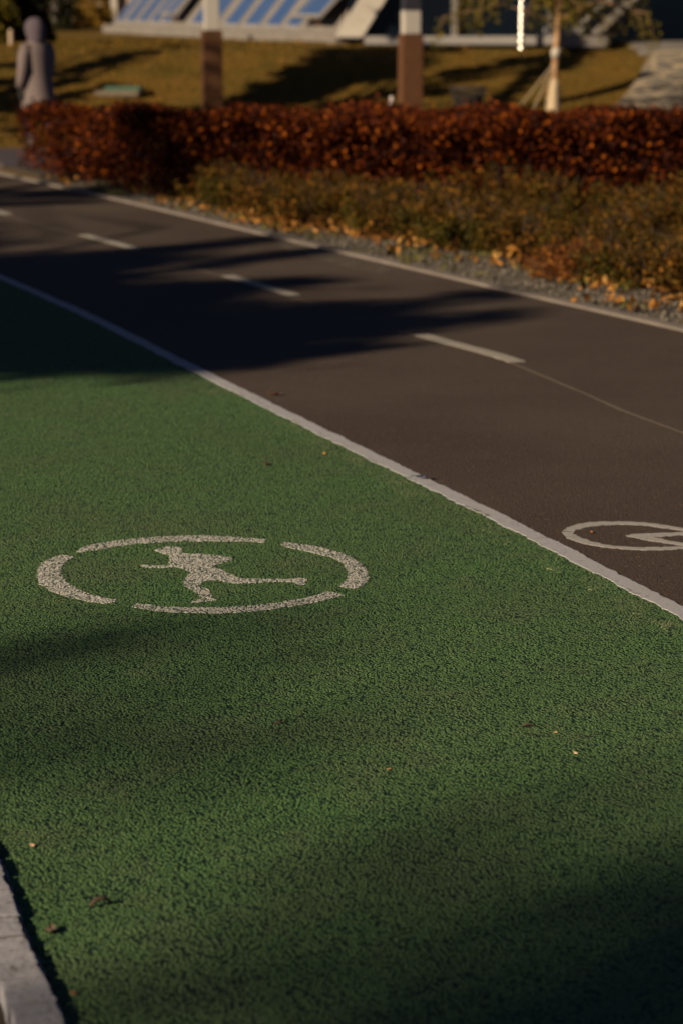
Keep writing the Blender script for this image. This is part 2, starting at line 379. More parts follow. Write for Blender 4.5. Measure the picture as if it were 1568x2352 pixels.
# ------------------------------------------------------------------ painted lines
def ragged(ctrl, y0, y1, d0, d1, z0, z1, mat, name, j=.006, step=.03, parent=None):
    L, Rr = [], []
    w = [0, 0]
    for y in ys(y0, y1, step):
        w = [w[0]*.8+random.gauss(0, j*.6), w[1]*.8+random.gauss(0, j*.6)]
        L.append(off(ctrl, y, d0+w[0])); Rr.append(off(ctrl, y, d1+w[1]*.6))
    bm = bmesh.new()
    lo = [(bm.verts.new((*a, z0)), bm.verts.new((*b, z0))) for a, b in zip(L, Rr)]
    hi = [(bm.verts.new((*a, z1)), bm.verts.new((*b, z1))) for a, b in zip(L, Rr)]
    for i in range(len(L)-1):
        bm.faces.new((hi[i][0], hi[i][1], hi[i+1][1], hi[i+1][0]))
        bm.faces.new((lo[i][0], hi[i][0], hi[i+1][0], lo[i+1][0])); bm.faces.new((lo[i][1], lo[i+1][1], hi[i+1][1], hi[i][1]))
    bm.faces.new((lo[0][0], lo[0][1], hi[0][1], hi[0][0])); bm.faces.new((lo[-1][0], hi[-1][0], hi[-1][1], lo[-1][1]))
    return mesh_obj(name, bm, mat, parent)
ln = ragged(C_DIV, -1, 31, -.036, .034, 0, .0065, M['line'], 'dividing_line', .0045, .012)
tag(ln, 'long worn white line dividing green lane from asphalt', 'painted line')
ov = ragged(C_DIV, 2, 20, -.15, -.035, .004, .0065, M['over'], 'overspray', .02, .05, ln); ov['label'] = 'pale paint specks on the green beside the line'

dashes = [(21.49, 22.7, 'dash at the far left end of the centre line, cut by the frame'), (18.35, 19.52, 'short white dash in the thin shade streaks, second from the left'),
          (15.36, 16.50, 'bluish dash lying at the edge of the deep tree shadow'), (12.40, 13.46, 'bright sunlit white dash, nearest of the centre line')]
for i, (a, b, lb) in enumerate(dashes):
    o = ragged(C_MID, a, b, -.045, .045, .0, .004, M['dash'], 'lane_dash' if i == 0 else 'lane_dash', .003, .02)
    tag(o, lb, 'road marking', 'dashes of the centre line')
sm_ = ragged(C_MID, 4, 30, -.050, -.041, 0, .0022, M['seam'], 'seam', .003, .06)
tag(sm_, 'thin pale seam running along the middle of the asphalt', 'road seam')

gh = NT('ghost_marking'); gf = gh.ramp(gh.noise(9, 5, .7), [(.36, .15), (.62, .8)]); gh.set((.105,.088,.072), .85)
gt = gh.n('ShaderNodeBsdfTransparent'); gm = gh.n('ShaderNodeMixShader'); gh.l(gf, gm.inputs[0]); gh.l(gt.outputs[0], gm.inputs[1]); gh.l(gh.b.outputs[0], gm.inputs[2]); gh.l(gm.outputs[0], gh.out.inputs['Surface'])
bm = bmesh.new(); a_prism(bm, [at(*q) for q in ((640,553),(720,566),(820,592),(905,620),(880,627),(780,606),(690,580),(646,565))], 0, .0024)
tag(mesh_obj('old_marking', bm, gh.m), 'faint worn patch of old paint on the far half of the asphalt', 'worn marking')

# ------------------------------------------------------------------ emblems
def z6(x, y): return at((100+x/1.0453)/1.74171, (2050+y/1.0453)/1.74171)
def z3(x, y): return at((500+x/1.96)/1.74171, (2130+y/1.96)/1.74171)
def z7(x, y): return at((1900+x/1.887)/1.74171, (1900+y/1.887)/1.74171)
def rough(pts, step=.012, j=.003):
    out = []
    for i in range(len(pts)):
        a, b = pts[i], pts[(i+1) % len(pts)]; n = max(1, int(math.hypot(b[0]-a[0], b[1]-a[1])/step))
        for k in range(n): out.append((a[0]+(b[0]-a[0])*k/n+random.gauss(0, j), a[1]+(b[1]-a[1])*k/n+random.gauss(0, j)))
    return out
ARCS = [[(213,170),(240,150),(300,136),(400,120),(500,111),(600,105),(740,101),(850,106),(950,114),(1015,119),(1000,131),(900,127),(800,125),(700,125),(600,128),(500,134),(400,145),(300,162),(240,171)],
 [(1070,141),(1085,130),(1140,136),(1220,148),(1300,168),(1360,190),(1410,220),(1435,253),(1434,285),(1415,310),(1380,325),(1310,316),(1335,295),(1350,270),(1350,245),(1325,215),(1290,198),(1230,180),(1150,161),(1090,150)],
 [(445,402),(470,388),(560,398),(680,404),(800,404),(900,399),(1000,391),(1100,377),(1180,362),(1240,345),(1265,336),(1337,350),(1290,366),(1200,385),(1100,402),(1000,415),(900,424),(800,428),(700,426),(600,422),(500,410)],
 [(210,189),(150,184),(110,195),(75,215),(55,245),(52,275),(65,305),(100,330),(150,350),(200,365),(260,378),(320,386),(365,384),(388,374),(320,360),(260,343),(205,318),(170,293),(150,265),(150,240),(165,215),(190,200)]]
RUN = [(245,150),(250,140),(285,132),(330,125),(400,122),(440,130),(452,145),(445,162),(425,172),(480,178),(620,180),(760,195),(830,205),(858,215),(840,230),(770,250),(705,265),(690,285),(740,295),(800,325),(870,355),(930,378),(1000,375),(1100,374),(1250,376),(1310,378),(1360,370),(1415,370),(1420,385),(1410,420),(1350,424),(1335,400),(1250,396),(1100,400),(980,408),(900,412),(820,408),(750,390),(690,380),(640,385),(600,410),(580,432),(650,455),(680,500),(680,525),(735,540),(700,550),(640,548),(570,560),(500,565),(490,555),(560,545),(610,525),(580,495),(530,470),(480,435),(455,400),(465,380),(510,345),(520,325),(470,300),(400,280),(330,284),(250,288),(180,285),(140,280),(130,268),(160,266),(250,272),(340,268),(385,265),(350,245),(345,205),(360,185),(300,178),(280,165)]
c0 = at(467, 1323); em = empty('runner_emblem', (*c0, .004)); tag(em, 'white painted running figure in a broken ring on the green lane', 'lane emblem')
def flat(name, polys, mat, parent, org, z1=.0012):
    bm = bmesh.new()
    for p in polys: a_prism(bm, rough([(q[0]-org[0], q[1]-org[1]) for q in p], .012, .0028), 0, z1)
    return mesh_obj(name, bm, mat, parent)
for a in ARCS: flat('ring_segment', [[z6(*q) for q in a]], M['crumb'], em, c0)
flat('figure', [[z3(*q) for q in RUN]], M['crumb'], em, c0)
c1 = at(1490, 1231); eb = empty('bicycle_emblem', (*c1, .0)); tag(eb, 'pale painted oval with a folded stroke inside, on the asphalt at the right edge', 'lane emblem')
TOP = [(660,422),(700,398),(760,375),(850,360),(950,354),(1080,352),(1200,355),(1300,362),(1400,375),(1500,392),(1568,403),(1700,428),(1830,462),(1880,490),(1890,505),(1790,505),(1770,485),(1680,450),(1568,422),(1480,410),(1400,400),(1300,385),(1200,377),(1080,375),(950,380),(860,392),(790,410),(745,425)]
BOT = [(652,430),(740,430),(750,450),(800,478),(870,500),(970,525),(1060,538),(1150,544),(1270,549),(1400,546),(1500,543),(1568,540),(1700,530),(1790,513),(1888,513),(1850,535),(1720,552),(1568,560),(1450,566),(1300,570),(1200,568),(1080,558),(950,545),(850,525),(760,503),(700,480),(660,455)]
EMM = [(1143,458),(1200,446),(1350,440),(1568,432),(1680,448),(1568,455),(1450,462),(1340,469),(1450,495),(1568,515),(1680,530),(1568,535),(1450,518),(1300,495),(1200,475),(1158,468)]
for a in (TOP, BOT): flat('ring_segment', [[z7(*q) for q in a]], M['emblem'], eb, c1)
flat('folded_stroke', [[z7(*q) for q in EMM]], M['emblem'], eb, c1)

# ------------------------------------------------------------------ plants by the path
def inside(p, poly):
    c = False
    for i in range(len(poly)):
        (x1,y1),(x2,y2) = poly[i-1], poly[i]
        if (y1 > p[1]) != (y2 > p[1]) and p[0] < (x2-x1)*(p[1]-y1)/(y2-y1)+x1: c = not c
    return c
def edge_dist(p, poly):
    best = 9
    for i in range(len(poly)):
        a, b = np.array(poly[i-1]), np.array(poly[i]); ab = b-a
        t = max(0, min(1, np.dot(np.array(p)-a, ab)/np.dot(ab, ab))); best = min(best, np.linalg.norm(np.array(p)-a-t*ab))
    return best
def in_poly(poly, n):
    xs = [q[0] for q in poly]; yy = [q[1] for q in poly]; out = []
    while len(out) < n:
        p = (random.uniform(min(xs), max(xs)), random.uniform(min(yy), max(yy)))
        if inside(p, poly): out.append(p)
    return out
HEDGE = [(-1.95,23.7),(-1.2,22.9),(0,22.1),(2,21.4),(5.6,20.7),(6.2,25.0),(1,26.6),(-2.2,27.6),(-3.75,28.0),(-3.0,26.0),(-2.4,24.6)]
hd = empty('hedge', (1,26,0)); tag(hd, 'long clipped hedge of dark red autumn leaves', 'hedge')
def hedge_points(n):
    xy = rng.uniform([-3.8,20.6],[6.3,28.1],(n,2)); x, y = xy.T
    ins = np.zeros(n, bool); e = np.full(n, 9.0)
    for i in range(len(HEDGE)):
        (x1,y1),(x2,y2) = HEDGE[i-1], HEDGE[i]
        if y1 != y2: ins ^= ((y1 > y) != (y2 > y)) & (x < (x2-x1)*(y-y1)/(y2-y1)+x1)
        dx, dy = x2-x1, y2-y1; t = np.clip(((x-x1)*dx+(y-y1)*dy)/(dx*dx+dy*dy), 0, 1)
        e = np.minimum(e, np.hypot(x-x1-t*dx, y-y1-t*dy))
    top = .83-.030*(y-21.5)+.04*np.sin(x*2.1+y)+.04*np.sin(x*5.3)+.035*rng.normal(size=n)
    z = np.where(rng.random(n) < .45, top*(1-abs(.12*rng.normal(size=n))), .02+rng.random(n)*(top-.02))
    keep = ins & ~((e > .6) & (z < top-.25) & (rng.random(n) < .5))
    wob = np.where(e < .4, .09*np.sin(x*7+z*9)+.06*np.sin(x*13), 0)
    return np.stack([x-1, y-26+wob, z], 1)[keep]
P_ = np.concatenate([hedge_points(260000), hedge_points(220000)])[:270000]
leaf_cloud('foliage', P_, .046, LEAF['hedge'], hd, .6, .2)

SHR = [(-1.45,23.9),(-.75,21.5),(-.25,20.35),(.70,18.85),(1.55,17.55),(1.85,16.2),(2.45,15.0),(4.4,14.2),(5.2,20.7),(2,21.3),(0,22.0),(-1.1,22.9)]
protos = []
def shrub_mesh(hh, rr, leaf):
    P = []
    for k in range(34):                                  # upright twigs, each a plume of small leaves
        a = random.uniform(0, 2*math.pi); q = rr*math.sqrt(random.random())*.8; b = (q*math.cos(a), q*math.sin(a))
        L = hh*(1-.62*(q/rr)**2)*random.uniform(.75,1.12); lean = (b[0]*.35+random.gauss(0,.04), b[1]*.35+random.gauss(0,.04))
        for m in range(76):
            t = random.uniform(.12, 1); s = .040*(1.15-t*.6)
            P.append((b[0]+lean[0]*t+random.gauss(0,s), b[1]+lean[1]*t+random.gauss(0,s), max(.01, L*t+random.gauss(0,.02))))
    f = leaf_cloud('foliage', P, .036, leaf, None, .5, .5)
    bm = bmesh.new()
    for k in range(16):
        a = random.uniform(0, 6.28); q = rr*.5*random.random()
        a_tube(bm, [(q*.3*math.cos(a), q*.3*math.sin(a), 0), (q*math.cos(a)*1.5, q*math.sin(a)*1.5, hh*.9)], [.005,.002], 4, False)
    return f, mesh_obj('stems', bm, M['twig'])
for k in range(5): protos.append(shrub_mesh(random.uniform(.34,.45), random.uniform(.40,.50), LEAF['shrub']))
red = shrub_mesh(.36, .42, LEAF['shrubred'])
spots = []
for _ in range(6000):
    p = in_poly(SHR, 1)[0]
    if all(math.hypot(p[0]-q[0], p[1]-q[1]) > .56 for q in spots): spots.append(p)
used = set()
for i, p in enumerate(spots):
    k = i % 5
    r = empty('low_shrub', (p[0], p[1], -.01), random.uniform(0, 6.28)); s = random.uniform(.82, 1.12)*(1.0 if p[1] > 17 else .95); r.scale = (s, s, s*random.uniform(.85,1.1))
    tag(r, 'low brownish green shrub in the bed between red hedge and gravel', 'shrub', 'low shrubs in the bed before the hedge')
    for o in protos[k]:
        c = o if k not in used else o.copy()
        if k in used: COL.objects.link(c)
        c.parent = r
    used.add(k)
r = empty('low_shrub', (*at(1320, 640), 0)); r.scale = (.8,.8,.75)
tag(r, 'rusty orange low shrub poking out over the gravel at the right', 'shrub', 'low shrubs in the bed before the hedge')
for o in red: o.parent = r

# gravel stones, leaf litter and weeds on the strip
def strip_pts(n, d0, d1, y0, y1, power=1.0):
    out = []
    for _ in range(n):
        y = random.uniform(y0, y1); d = d0+(d1-d0)*random.random()**power; out.append(off(C_FAR, y, d))
    return out
bm = bmesh.new()
for p in strip_pts(4200, .13, 1.5, 13, 25.5, 1.2):
    s = random.uniform(.006,.017)
    v = bmesh.ops.create_icosphere(bm, subdivisions=1, radius=s, matrix=Matrix.Translation((p[0], p[1], -.008+s*.3)) @ Matrix.Rotation(random.uniform(0,6),4,'Z') @ Matrix.Diagonal((1, random.uniform(.6,1), random.uniform(.45,.8), 1)))['verts']
    for q in v: q.co += Vector((random.gauss(0,s*.12), random.gauss(0,s*.12), random.gauss(0,s*.1)))
t = NT('gravel_stone'); t.set(t.mix(t.ramp(t.vor(30, out='Color'), [(.1, 0.0), (.9, 1.0)]), (.04,.034,.028), (.17,.15,.125)), .85)
tag(mesh_obj('gravel', bm, t.m), 'small grey stones of the gravel strip', 'gravel', kind='stuff')
LP = []
for p in strip_pts(1500, .12, 2.0, 13, 26, 1.0):
    d = edge_dist(p, SHR)
    dens = .95*math.exp(-(d/.28)**2) if not inside(p, SHR) else .5*math.exp(-(d/.35)**2)
    dens += .14+(.6 if p[1] < 16.6 and p[0] > 1.6 else 0)
    dens *= .35+.65*(math.sin(p[0]*3.1+p[1]*1.7)+1)/2
    if random.random() < dens:
        for _ in range(5): LP.append((p[0]+random.gauss(0,.07), p[1]+random.gauss(0,.07), .012+abs(random.gauss(0,.022))))
for p in in_poly([(-7,37),(7,37),(7.5,47),(-9,56)], 520): LP.append((*p, hill(*p)+.02))
leaf_cloud('fallen_leaves', LP, .060, LEAF['litter'], None, .6, -.0, .55, .5)
tag(bpy.data.objects['fallen_leaves'], 'golden fallen leaves scattered along the gravel and lawn', 'leaves', kind='stuff')
WP = []
for p in strip_pts(130, .13, 1.4, 13, 26):
    for _ in range(14): WP.append((p[0]+random.gauss(0,.05), p[1]+random.gauss(0,.05), .02+abs(random.gauss(0,.015))))
tag(leaf_cloud('weeds', WP, .05, LEAF['weed'], None, .25, 1.5), 'sparse weeds growing through the gravel', 'weeds', kind='stuff')
GP = []
for p in in_poly([(-8,33.2),(8,33.2),(8.5,46.6),(3,47),(-2,50),(-10,62)], 26000): GP.append((*p, hill(*p)-.005))
tag(leaf_cloud('grass', GP, .075, LEAF['grass'], None, .3, 1.3), 'short dry autumn grass on the bank', 'grass', kind='stuff')

# ------------------------------------------------------------------ posts, bin, hatch, stake
def post(px, y, w, sleeve_py, rz, label, two_tone):
    zt = bz_at(sleeve_py, y); r = empty('lamp_post', (bx_at(px, y), y, -.02), rz); tag(r, label, 'post', 'square posts behind the hedge')
    bm = bmesh.new(); a_box(bm, (0,0,zt/2), (w,w,zt)); bmesh.ops.bevel(bm, geom=bm.edges[:], offset=.012, segments=2, affect='EDGES')
    mesh_obj('base_sleeve', bm, M['rust'], r)
    w2 = w*.80
    if two_tone:
        zm = bz_at(two_tone, y)
        bm = bmesh.new(); a_box(bm, (0,0,(zt+zm)/2), (w2,w2,zm-zt)); bmesh.ops.bevel(bm, geom=bm.edges[:], offset=.01, segments=2, affect='EDGES'); mesh_obj('collar', bm, M['postgrey'], r)
        bm = bmesh.new(); a_box(bm, (0,0,zm+1.6), (w2*.96,w2*.96,3.2)); mesh_obj('shaft', bm, M['postdark'], r)
    else:
        bm = bmesh.new(); a_box(bm, (0,0,zt+1.7), (w2*.92,w2*.92,3.4)); bmesh.ops.bevel(bm, geom=bm.edges[:], offset=.01, segments=2, affect='EDGES'); mesh_obj('shaft', bm, M['postgrey'], r)
post(487, 38.5, .30, 66, R(12), 'square post with shaded dark rusty base and pale grey shaft', None)
post(942, 37.0, .315, 74, R(13), 'square post with sunlit rusty base, short white collar and dark shaft', 20)

y = 40.3; r = empty('litter_bin', (bx_at(1075, y), y, hill(2.1, y)-.03)); tag(r, 'dark slatted litter bin with a flared top on the lawn', 'litter bin')
hb = bz_at(197, y)
bm = bmesh.new(); a_loft(bm, [(0,0,.02,.19,.19),(0,0,hb-.12,.21,.21)], 16); mesh_obj('inner_liner', bm, M['bin'], r)
bm = bmesh.new()
for k in range(22):
    a = 2*math.pi*k/22
    a_tube(bm, [(.205*math.cos(a), .205*math.sin(a), 0), (.225*math.cos(a), .225*math.sin(a), hb*.55), (.30*math.cos(a), .30*math.sin(a), hb)], .013, 5)
mesh_obj('slats', bm, M['bin'], r)
bm = bmesh.new(); ring = [(.30*math.cos(2*math.pi*k/24), .30*math.sin(2*math.pi*k/24), hb) for k in range(25)]; a_tube(bm, ring, .02, 6); mesh_obj('rim', bm, M['bin'], r)

g = land(284, 214); r = empty('utility_hatch', g, R(-6)); tag(r, 'low green hatch lid on a pale slab on the lawn', 'hatch')
bm = bmesh.new(); a_box(bm, (-.08,0,0), (.80,.5,.09)); bmesh.ops.bevel(bm, geom=bm.edges[:], offset=.02, segments=2, affect='EDGES'); mesh_obj('base_slab', bm, M['slab'], r)
bm = bmesh.new(); a_box(bm, (.02,0,.085), (.66,.44,.07)); bmesh.ops.bevel(bm, geom=bm.edges[:], offset=.02, segments=2, affect='EDGES'); mesh_obj('lid', bm, M['hatch'], r)
bm = bmesh.new(); a_tube(bm, [(.1,-.08,.15),(.1,-.06,.19),(.1,.06,.19),(.1,.08,.15)], .012, 6); mesh_obj('handle', bm, M['bin'], r)

y = 26.4; bm = bmesh.new(); a_box(bm, (0,0,.43), (.04,.022,.86)); bmesh.ops.bevel(bm, geom=bm.edges[:], offset=.006, segments=2, affect='EDGES')
o = mesh_obj('marker_stake', bm, M['stake']); o.location = (bx_at(898, y), y, 0); tag(o, 'small whitish stake sticking out of the hedge', 'stake')

# polished post that catches the sun on the terrace
y = 46.9; x = bx_at(1195, y); z0 = hill(x, y)-.03; bm = bmesh.new(); prof = []
zt = bz_at(8, y)-z0
k = 0; z = 0.0
while z < zt:
    prof += [(0,0,z,.040,.040),(0,0,z+.055,.052,.052),(0,0,z+.11,.040,.040)]; z += .125
a_loft(bm, prof, 56); o = mesh_obj('steel_post', bm, M['steel'], None, False); o.location = (x, y, z0); tag(o, 'ribbed polished steel post glinting in the sun before the dark glass', 'post')
y = 47.2; x = bx_at(27, y); bm = bmesh.new(); a_loft(bm, [(0,0,0,.045,.045),(0,0,.26,.045,.045),(0,0,.29,.03,.03)], 14)
o = mesh_obj('bollard', bm, M['column']); o.location = (x, y, hill(x,y)-.02); tag(o, 'small pale bollard at the foot of the dark trees', 'bollard')

# ------------------------------------------------------------------ trees in view
def tree(name, base, label, crown_pts, leaf, lsize, trunk, bark, cat='tree', group=None, limbs=None, aspect=.55, up=0):
    r = empty(name, base); tag(r, label, cat, group)
    bm = bmesh.new(); a_tube(bm, trunk[0], trunk[1], 10)
    for L in limbs or []: a_tube(bm, L[0], L[1], 6)
    t = mesh_obj('trunk', bm, bark, r, True)
    leaf_cloud('crown', crown_pts, lsize, leaf, r, aspect, up)
    return r
def blob(n, c, rad, clumps, tight=.33):
    cs = []
    while len(cs) < clumps:
        q = rng.uniform(-1, 1, 3)
        if .25 < np.dot(q, q) < 1: cs.append(np.array(c)+q*np.array(rad))
    cs = np.array(cs); k = rng.integers(0, clumps, n)
    return cs[k]+rng.normal(size=(n,3))*np.array(rad)*tight*.6
# dark evergreens, top left
for i, (px, y, h, w, lb, lf) in enumerate([(108, 78, 4.4, 1.35, 'dark dense evergreen nearest the building', 'dark'), (52, 50.5, 2.5, .62, 'dark evergreen rising behind the walker', 'dark'),
                                           (-14, 50, 2.5, .62, 'olive leafed tree cut by the left edge', 'olive'), (216, 84, 3.0, .75, 'golden yellow bush between evergreen and solar facade', 'gold')]):
    x = bx_at(px, y); z = hill(x, y)-.03
    pts = []
    for _ in range(9000 if lf != 'gold' else 5000):
        t = random.random()**1.4; a = random.uniform(0, 6.28); rr = w*(1-t*.75)*(.55+.45*random.random())*(1+.18*math.sin(a*5+t*17))
        pts.append((rr*math.cos(a), rr*math.sin(a), .06+t*h))
    nm = ['evergreen_tree','evergreen_tree','broadleaf_tree','golden_bush'][i]
    tree(nm, (x, y, z), lb, pts, LEAF[lf], .13, ([(0,0,0),(0,0,h*.5),(0,0,h)], [.1,.07,.01]), M['bark'], 'bush' if lf == 'gold' else 'tree', limbs=[([(0,0,h*.3),(w*.6*math.cos(q),w*.6*math.sin(q),h*.45)],[.03,.01]) for q in (0,1.6,3.1,4.7)])
# young birch, staked with guy ropes
y = 40.6; x = bx_at(1275, y); z0 = hill(x, y)-.03; r = empty('birch_tree', (x, y, z0)); tag(r, 'slim young birch with pale wrapped foot and thin golden leaves', 'tree')
zz = lambda py: bz_at(py, y)-z0
bm = bmesh.new(); a_tube(bm, [(-.03,0,0),(-.02,0,.5),(0,0,1.0),(.03,0,1.6),(.06,0,2.4),(.05,.02,3.4)], [.075,.062,.056,.05,.04,.015], 10)
limbs = []
for k in range(26):
    a = random.uniform(0, 6.28); zb = random.uniform(1.55, 2.8); L = random.uniform(.8,1.9)*(1-(zb-1.7)*.25)
    p0 = Vector((.04,0,zb)); p1 = p0+Vector((math.cos(a)*L*.5, math.sin(a)*L*.5, .30)); p2 = p0+Vector((math.cos(a)*L, math.sin(a)*L, .08)); p3 = p2+Vector((math.cos(a)*.15, math.sin(a)*.15, -.45))
    a_tube(bm, [p0,p1,p2,p3], [.014,.010,.006,.003], 5); limbs.append((p0,p1,p2,p3))
mesh_obj('trunk', bm, M['birch'], r, True)
P = []
for L in limbs:
    for _ in range(170):
        s = random.random()*3; i = min(2, int(s)); q = L[i].lerp(L[i+1], s-i); P.append((q.x+random.gauss(0,.08), q.y+random.gauss(0,.08), q.z-abs(random.gauss(0,.10))))
for _ in range(30): P.append((random.gauss(.05,.1), random.gauss(0,.1), zz(118)+random.gauss(0,.1)))
P = [p for p in P if abs((x+p[0])/(y+p[1])*FOC/math.cos(TILT)+784-1195) > 20]          # an open gap in the sprays before the steel post
leaf_cloud('crown', P, .066, LEAF['olive'], r, .7)
bm = bmesh.new(); a_loft(bm, [(-.03,0,0,.135,.135),(-.03,0,.2,.12,.12),(-.025,0,zz(205),.095,.095),(-.02,0,zz(180),.068,.068)], 14); mesh_obj('trunk_wrap', bm, M['wrap'], r, True)
bm = bmesh.new(); a_loft(bm, [(0,0,zz(131),.072,.072),(0.003,0,zz(120),.082,.082),(0.006,0,zz(109),.068,.068)], 14); mesh_obj('white_band', bm, M['white'], r, True)
for (px, py) in ((1168,243),(1213,243)):
    q = (bx_at(px, y-.3)-x, -.3, 0); bm = bmesh.new(); a_tube(bm, [(0,0,zz(140)), (q[0]*.5, q[1]*.5, zz(140)*.5-.01), q], .012, 6); mesh_obj('guy_rope', bm, M['rope'], r)

# ------------------------------------------------------------------ building on the terrace
B0 = Vector((bx_at(784, 47.6), 47.6, 1.08)); A0 = Vector((bx_at(246, 72), 72, 1.08))
e = (A0-B0).normalized(); Ln = (A0-B0).length; nrm = Vector((-e.y, e.x, 0)); nrm = nrm if nrm.x > 0 else -nrm
be = R(51); up = nrm*math.cos(be)+Vector((0,0,math.sin(be))); out = -nrm*math.sin(be)+Vector((0,0,math.cos(be)))
bd = empty('glass_building', B0); tag(bd, 'low modern building with sloping blue glazed side and dark glass front', 'building')
def fp(u, v, w=0): return e*u+up*v+out*w+Vector((0,0,.0))
V0, V1 = .37, 7.0
bm = bmesh.new(); a_hexa(bm, [fp(-.0,0,-.3), fp(-.0,V1,-.3), fp(Ln,V1,-.3), fp(Ln,0,-.3), fp(0,0,0), fp(0,V1,0), fp(Ln,V1,0), fp(Ln,0,0)]); bmesh.ops.recalc_face_normals(bm, faces=bm.faces[:]); mesh_obj('sloping_wall', bm, M['concrete'], bd)
bm = bmesh.new(); q0, q1 = Vector((0,0,-.2)), e*Ln+Vector((0,0,-.2))
a_hexa(bm, [q0-nrm*.12, q0+nrm*.3, q1+nrm*.3, q1-nrm*.12]+[q+Vector((0,0,.41)) for q in (q0-nrm*.12, q0+nrm*.3, q1+nrm*.3, q1-nrm*.12)]); bmesh.ops.recalc_face_normals(bm, faces=bm.faces[:]); mesh_obj('plinth', bm, M['concrete'], bd)
# bays along the slope; px where each rib meets the bottom edge
def u_of(px):
    lo, hi = 0, Ln
    for _ in range(50):
        m = (lo+hi)/2; q = B0+e*m+up*V0; x = q.x/q.y*FOC/math.cos(TILT)+784
        if x > px: lo = m
        else: hi = m
    return m
ribs = [254, 282, 310, 339, 367, 392, 425, 507, 552, 601, 648, 692, 778]
for a, b in zip(ribs, ribs[1:]):
    ua, ub = u_of(b), u_of(a); opened = (a == 392 or a == 692); skip = (a == 425)
    g_ = .14*(ub-ua)+.02
    f = empty('window', (0,0,0)); f.parent = bd
    tip = .34 if opened else 0.0
    def qq(u, v, w): return fp(u, v, w+tip*(1-(v-V0)/3.4))
    def plate(bm, u0, u1, v0, v1, w0, w1): a_hexa(bm, [qq(u0,v0,w0), qq(u1,v0,w0), qq(u1,v1,w0), qq(u0,v1,w0), qq(u0,v0,w1), qq(u1,v0,w1), qq(u1,v1,w1), qq(u0,v1,w1)])
    bm = bmesh.new(); plate(bm, ua+g_, ub-g_, V0+.05, V0+3.4, .006, .016)
    bmesh.ops.recalc_face_normals(bm, faces=bm.faces[:]); mesh_obj('pane', bm, M['panel'], f)
    bm = bmesh.new(); t_ = .09 if opened else .045; th = .07 if opened else .024
    plate(bm, ua+g_-t_, ua+g_-.002, V0-.02, V0+3.46, .004, th); plate(bm, ub-g_+.002, ub-g_+t_, V0-.02, V0+3.46, .004, th)
    plate(bm, ua+g_-.002, ub-g_+.002, V0-.02, V0+.048, .004, th); plate(bm, ua+g_-.002, ub-g_+.002, V0+3.402, V0+3.46, .004, th)
    bmesh.ops.recalc_face_normals(bm, faces=bm.faces[:]); mesh_obj('frame', bm, M['frame'], f)
    if opened:
        bm = bmesh.new(); um = (ua+ub)/2; a_tube(bm, [fp(um,V0+.1,.0), fp(um,V0+.05,tip*.9)], .04, 6); mesh_obj('stay', bm, M['hinge'], f)
    if opened: f['label'] = 'window tilted open'
    # upper window row over each bay
    bm = bmesh.new(); a_hexa(bm, [fp(ua+g_,V0+3.8,.005), fp(ub-g_,V0+3.8,.005), fp(ub-g_,V1-.2,.005), fp(ua+g_,V1-.2,.005), fp(ua+g_,V0+3.8,.05), fp(ub-g_,V0+3.8,.05), fp(ub-g_,V1-.2,.05), fp(ua+g_,V1-.2,.05)])
    bmesh.ops.recalc_face_normals(bm, faces=bm.faces[:]); mesh_obj('upper_window', bm, M['panel'], bd)
# white corner beam along the slope edge
# front: sill, mullions, dark panes set back
def wx(px, Y): return bx_at(px, Y)-B0.x
Yf = 47.25; yl = Yf-B0.y
zb = lambda py, Y=47.25: bz_at(py, Y)-B0.z
bm = bmesh.new(); a_box(bm, ((wx(836,Yf)+wx(1300,Yf))/2, yl+.12, (zb(102)+zb(82))/2), (wx(1300,Yf)-wx(836,Yf), .3, zb(82)-zb(102))); bmesh.ops.bevel(bm, geom=bm.edges[:], offset=.015, segments=2, affect='EDGES'); mesh_obj('sill', bm, M['frame'], bd)
for px, w in ((1042, .115), (1262, .11)):
    bm = bmesh.new(); a_box(bm, (wx(px,Yf), yl+.12, zb(84)+1.6), (w,.14,3.2)); mesh_obj('mullion', bm, M['concrete'], bd)
for a, b in ((800,1038),(1046,1258),(1266,1420)):
    bm = bmesh.new(); x0, x1 = wx(a,Yf), wx(b,Yf); a_box(bm, ((x0+x1)/2, yl+.22, zb(88)+1.7), (x1-x0,.03,3.3)); mesh_obj('front_pane', bm, M['glass'], bd)
def slant(p0, p1, w, d, Y, mat, nm):
    bm = bmesh.new(); x0, z0 = wx(p0[0],Y), bz_at(p0[1],Y)-B0.z; x1, z1 = wx(p1[0],Y), bz_at(p1[1],Y)-B0.z; yy = Y-B0.y
    a_hexa(bm, [(x0,yy,z0),(x0+w,yy,z0),(x0+w,yy+d,z0),(x0,yy+d,z0),(x1,yy,z1),(x1+w,yy,z1),(x1+w,yy+d,z1),(x1,yy+d,z1)]); bmesh.ops.recalc_face_normals(bm, faces=bm.faces[:])
    bmesh.ops.bevel(bm, geom=bm.edges[:], offset=.02, segments=2, affect='EDGES'); return mesh_obj(nm, bm, mat, bd)
slant((768,86),(882,-100), .54, .5, 47.2, M['white'], 'corner_beam')
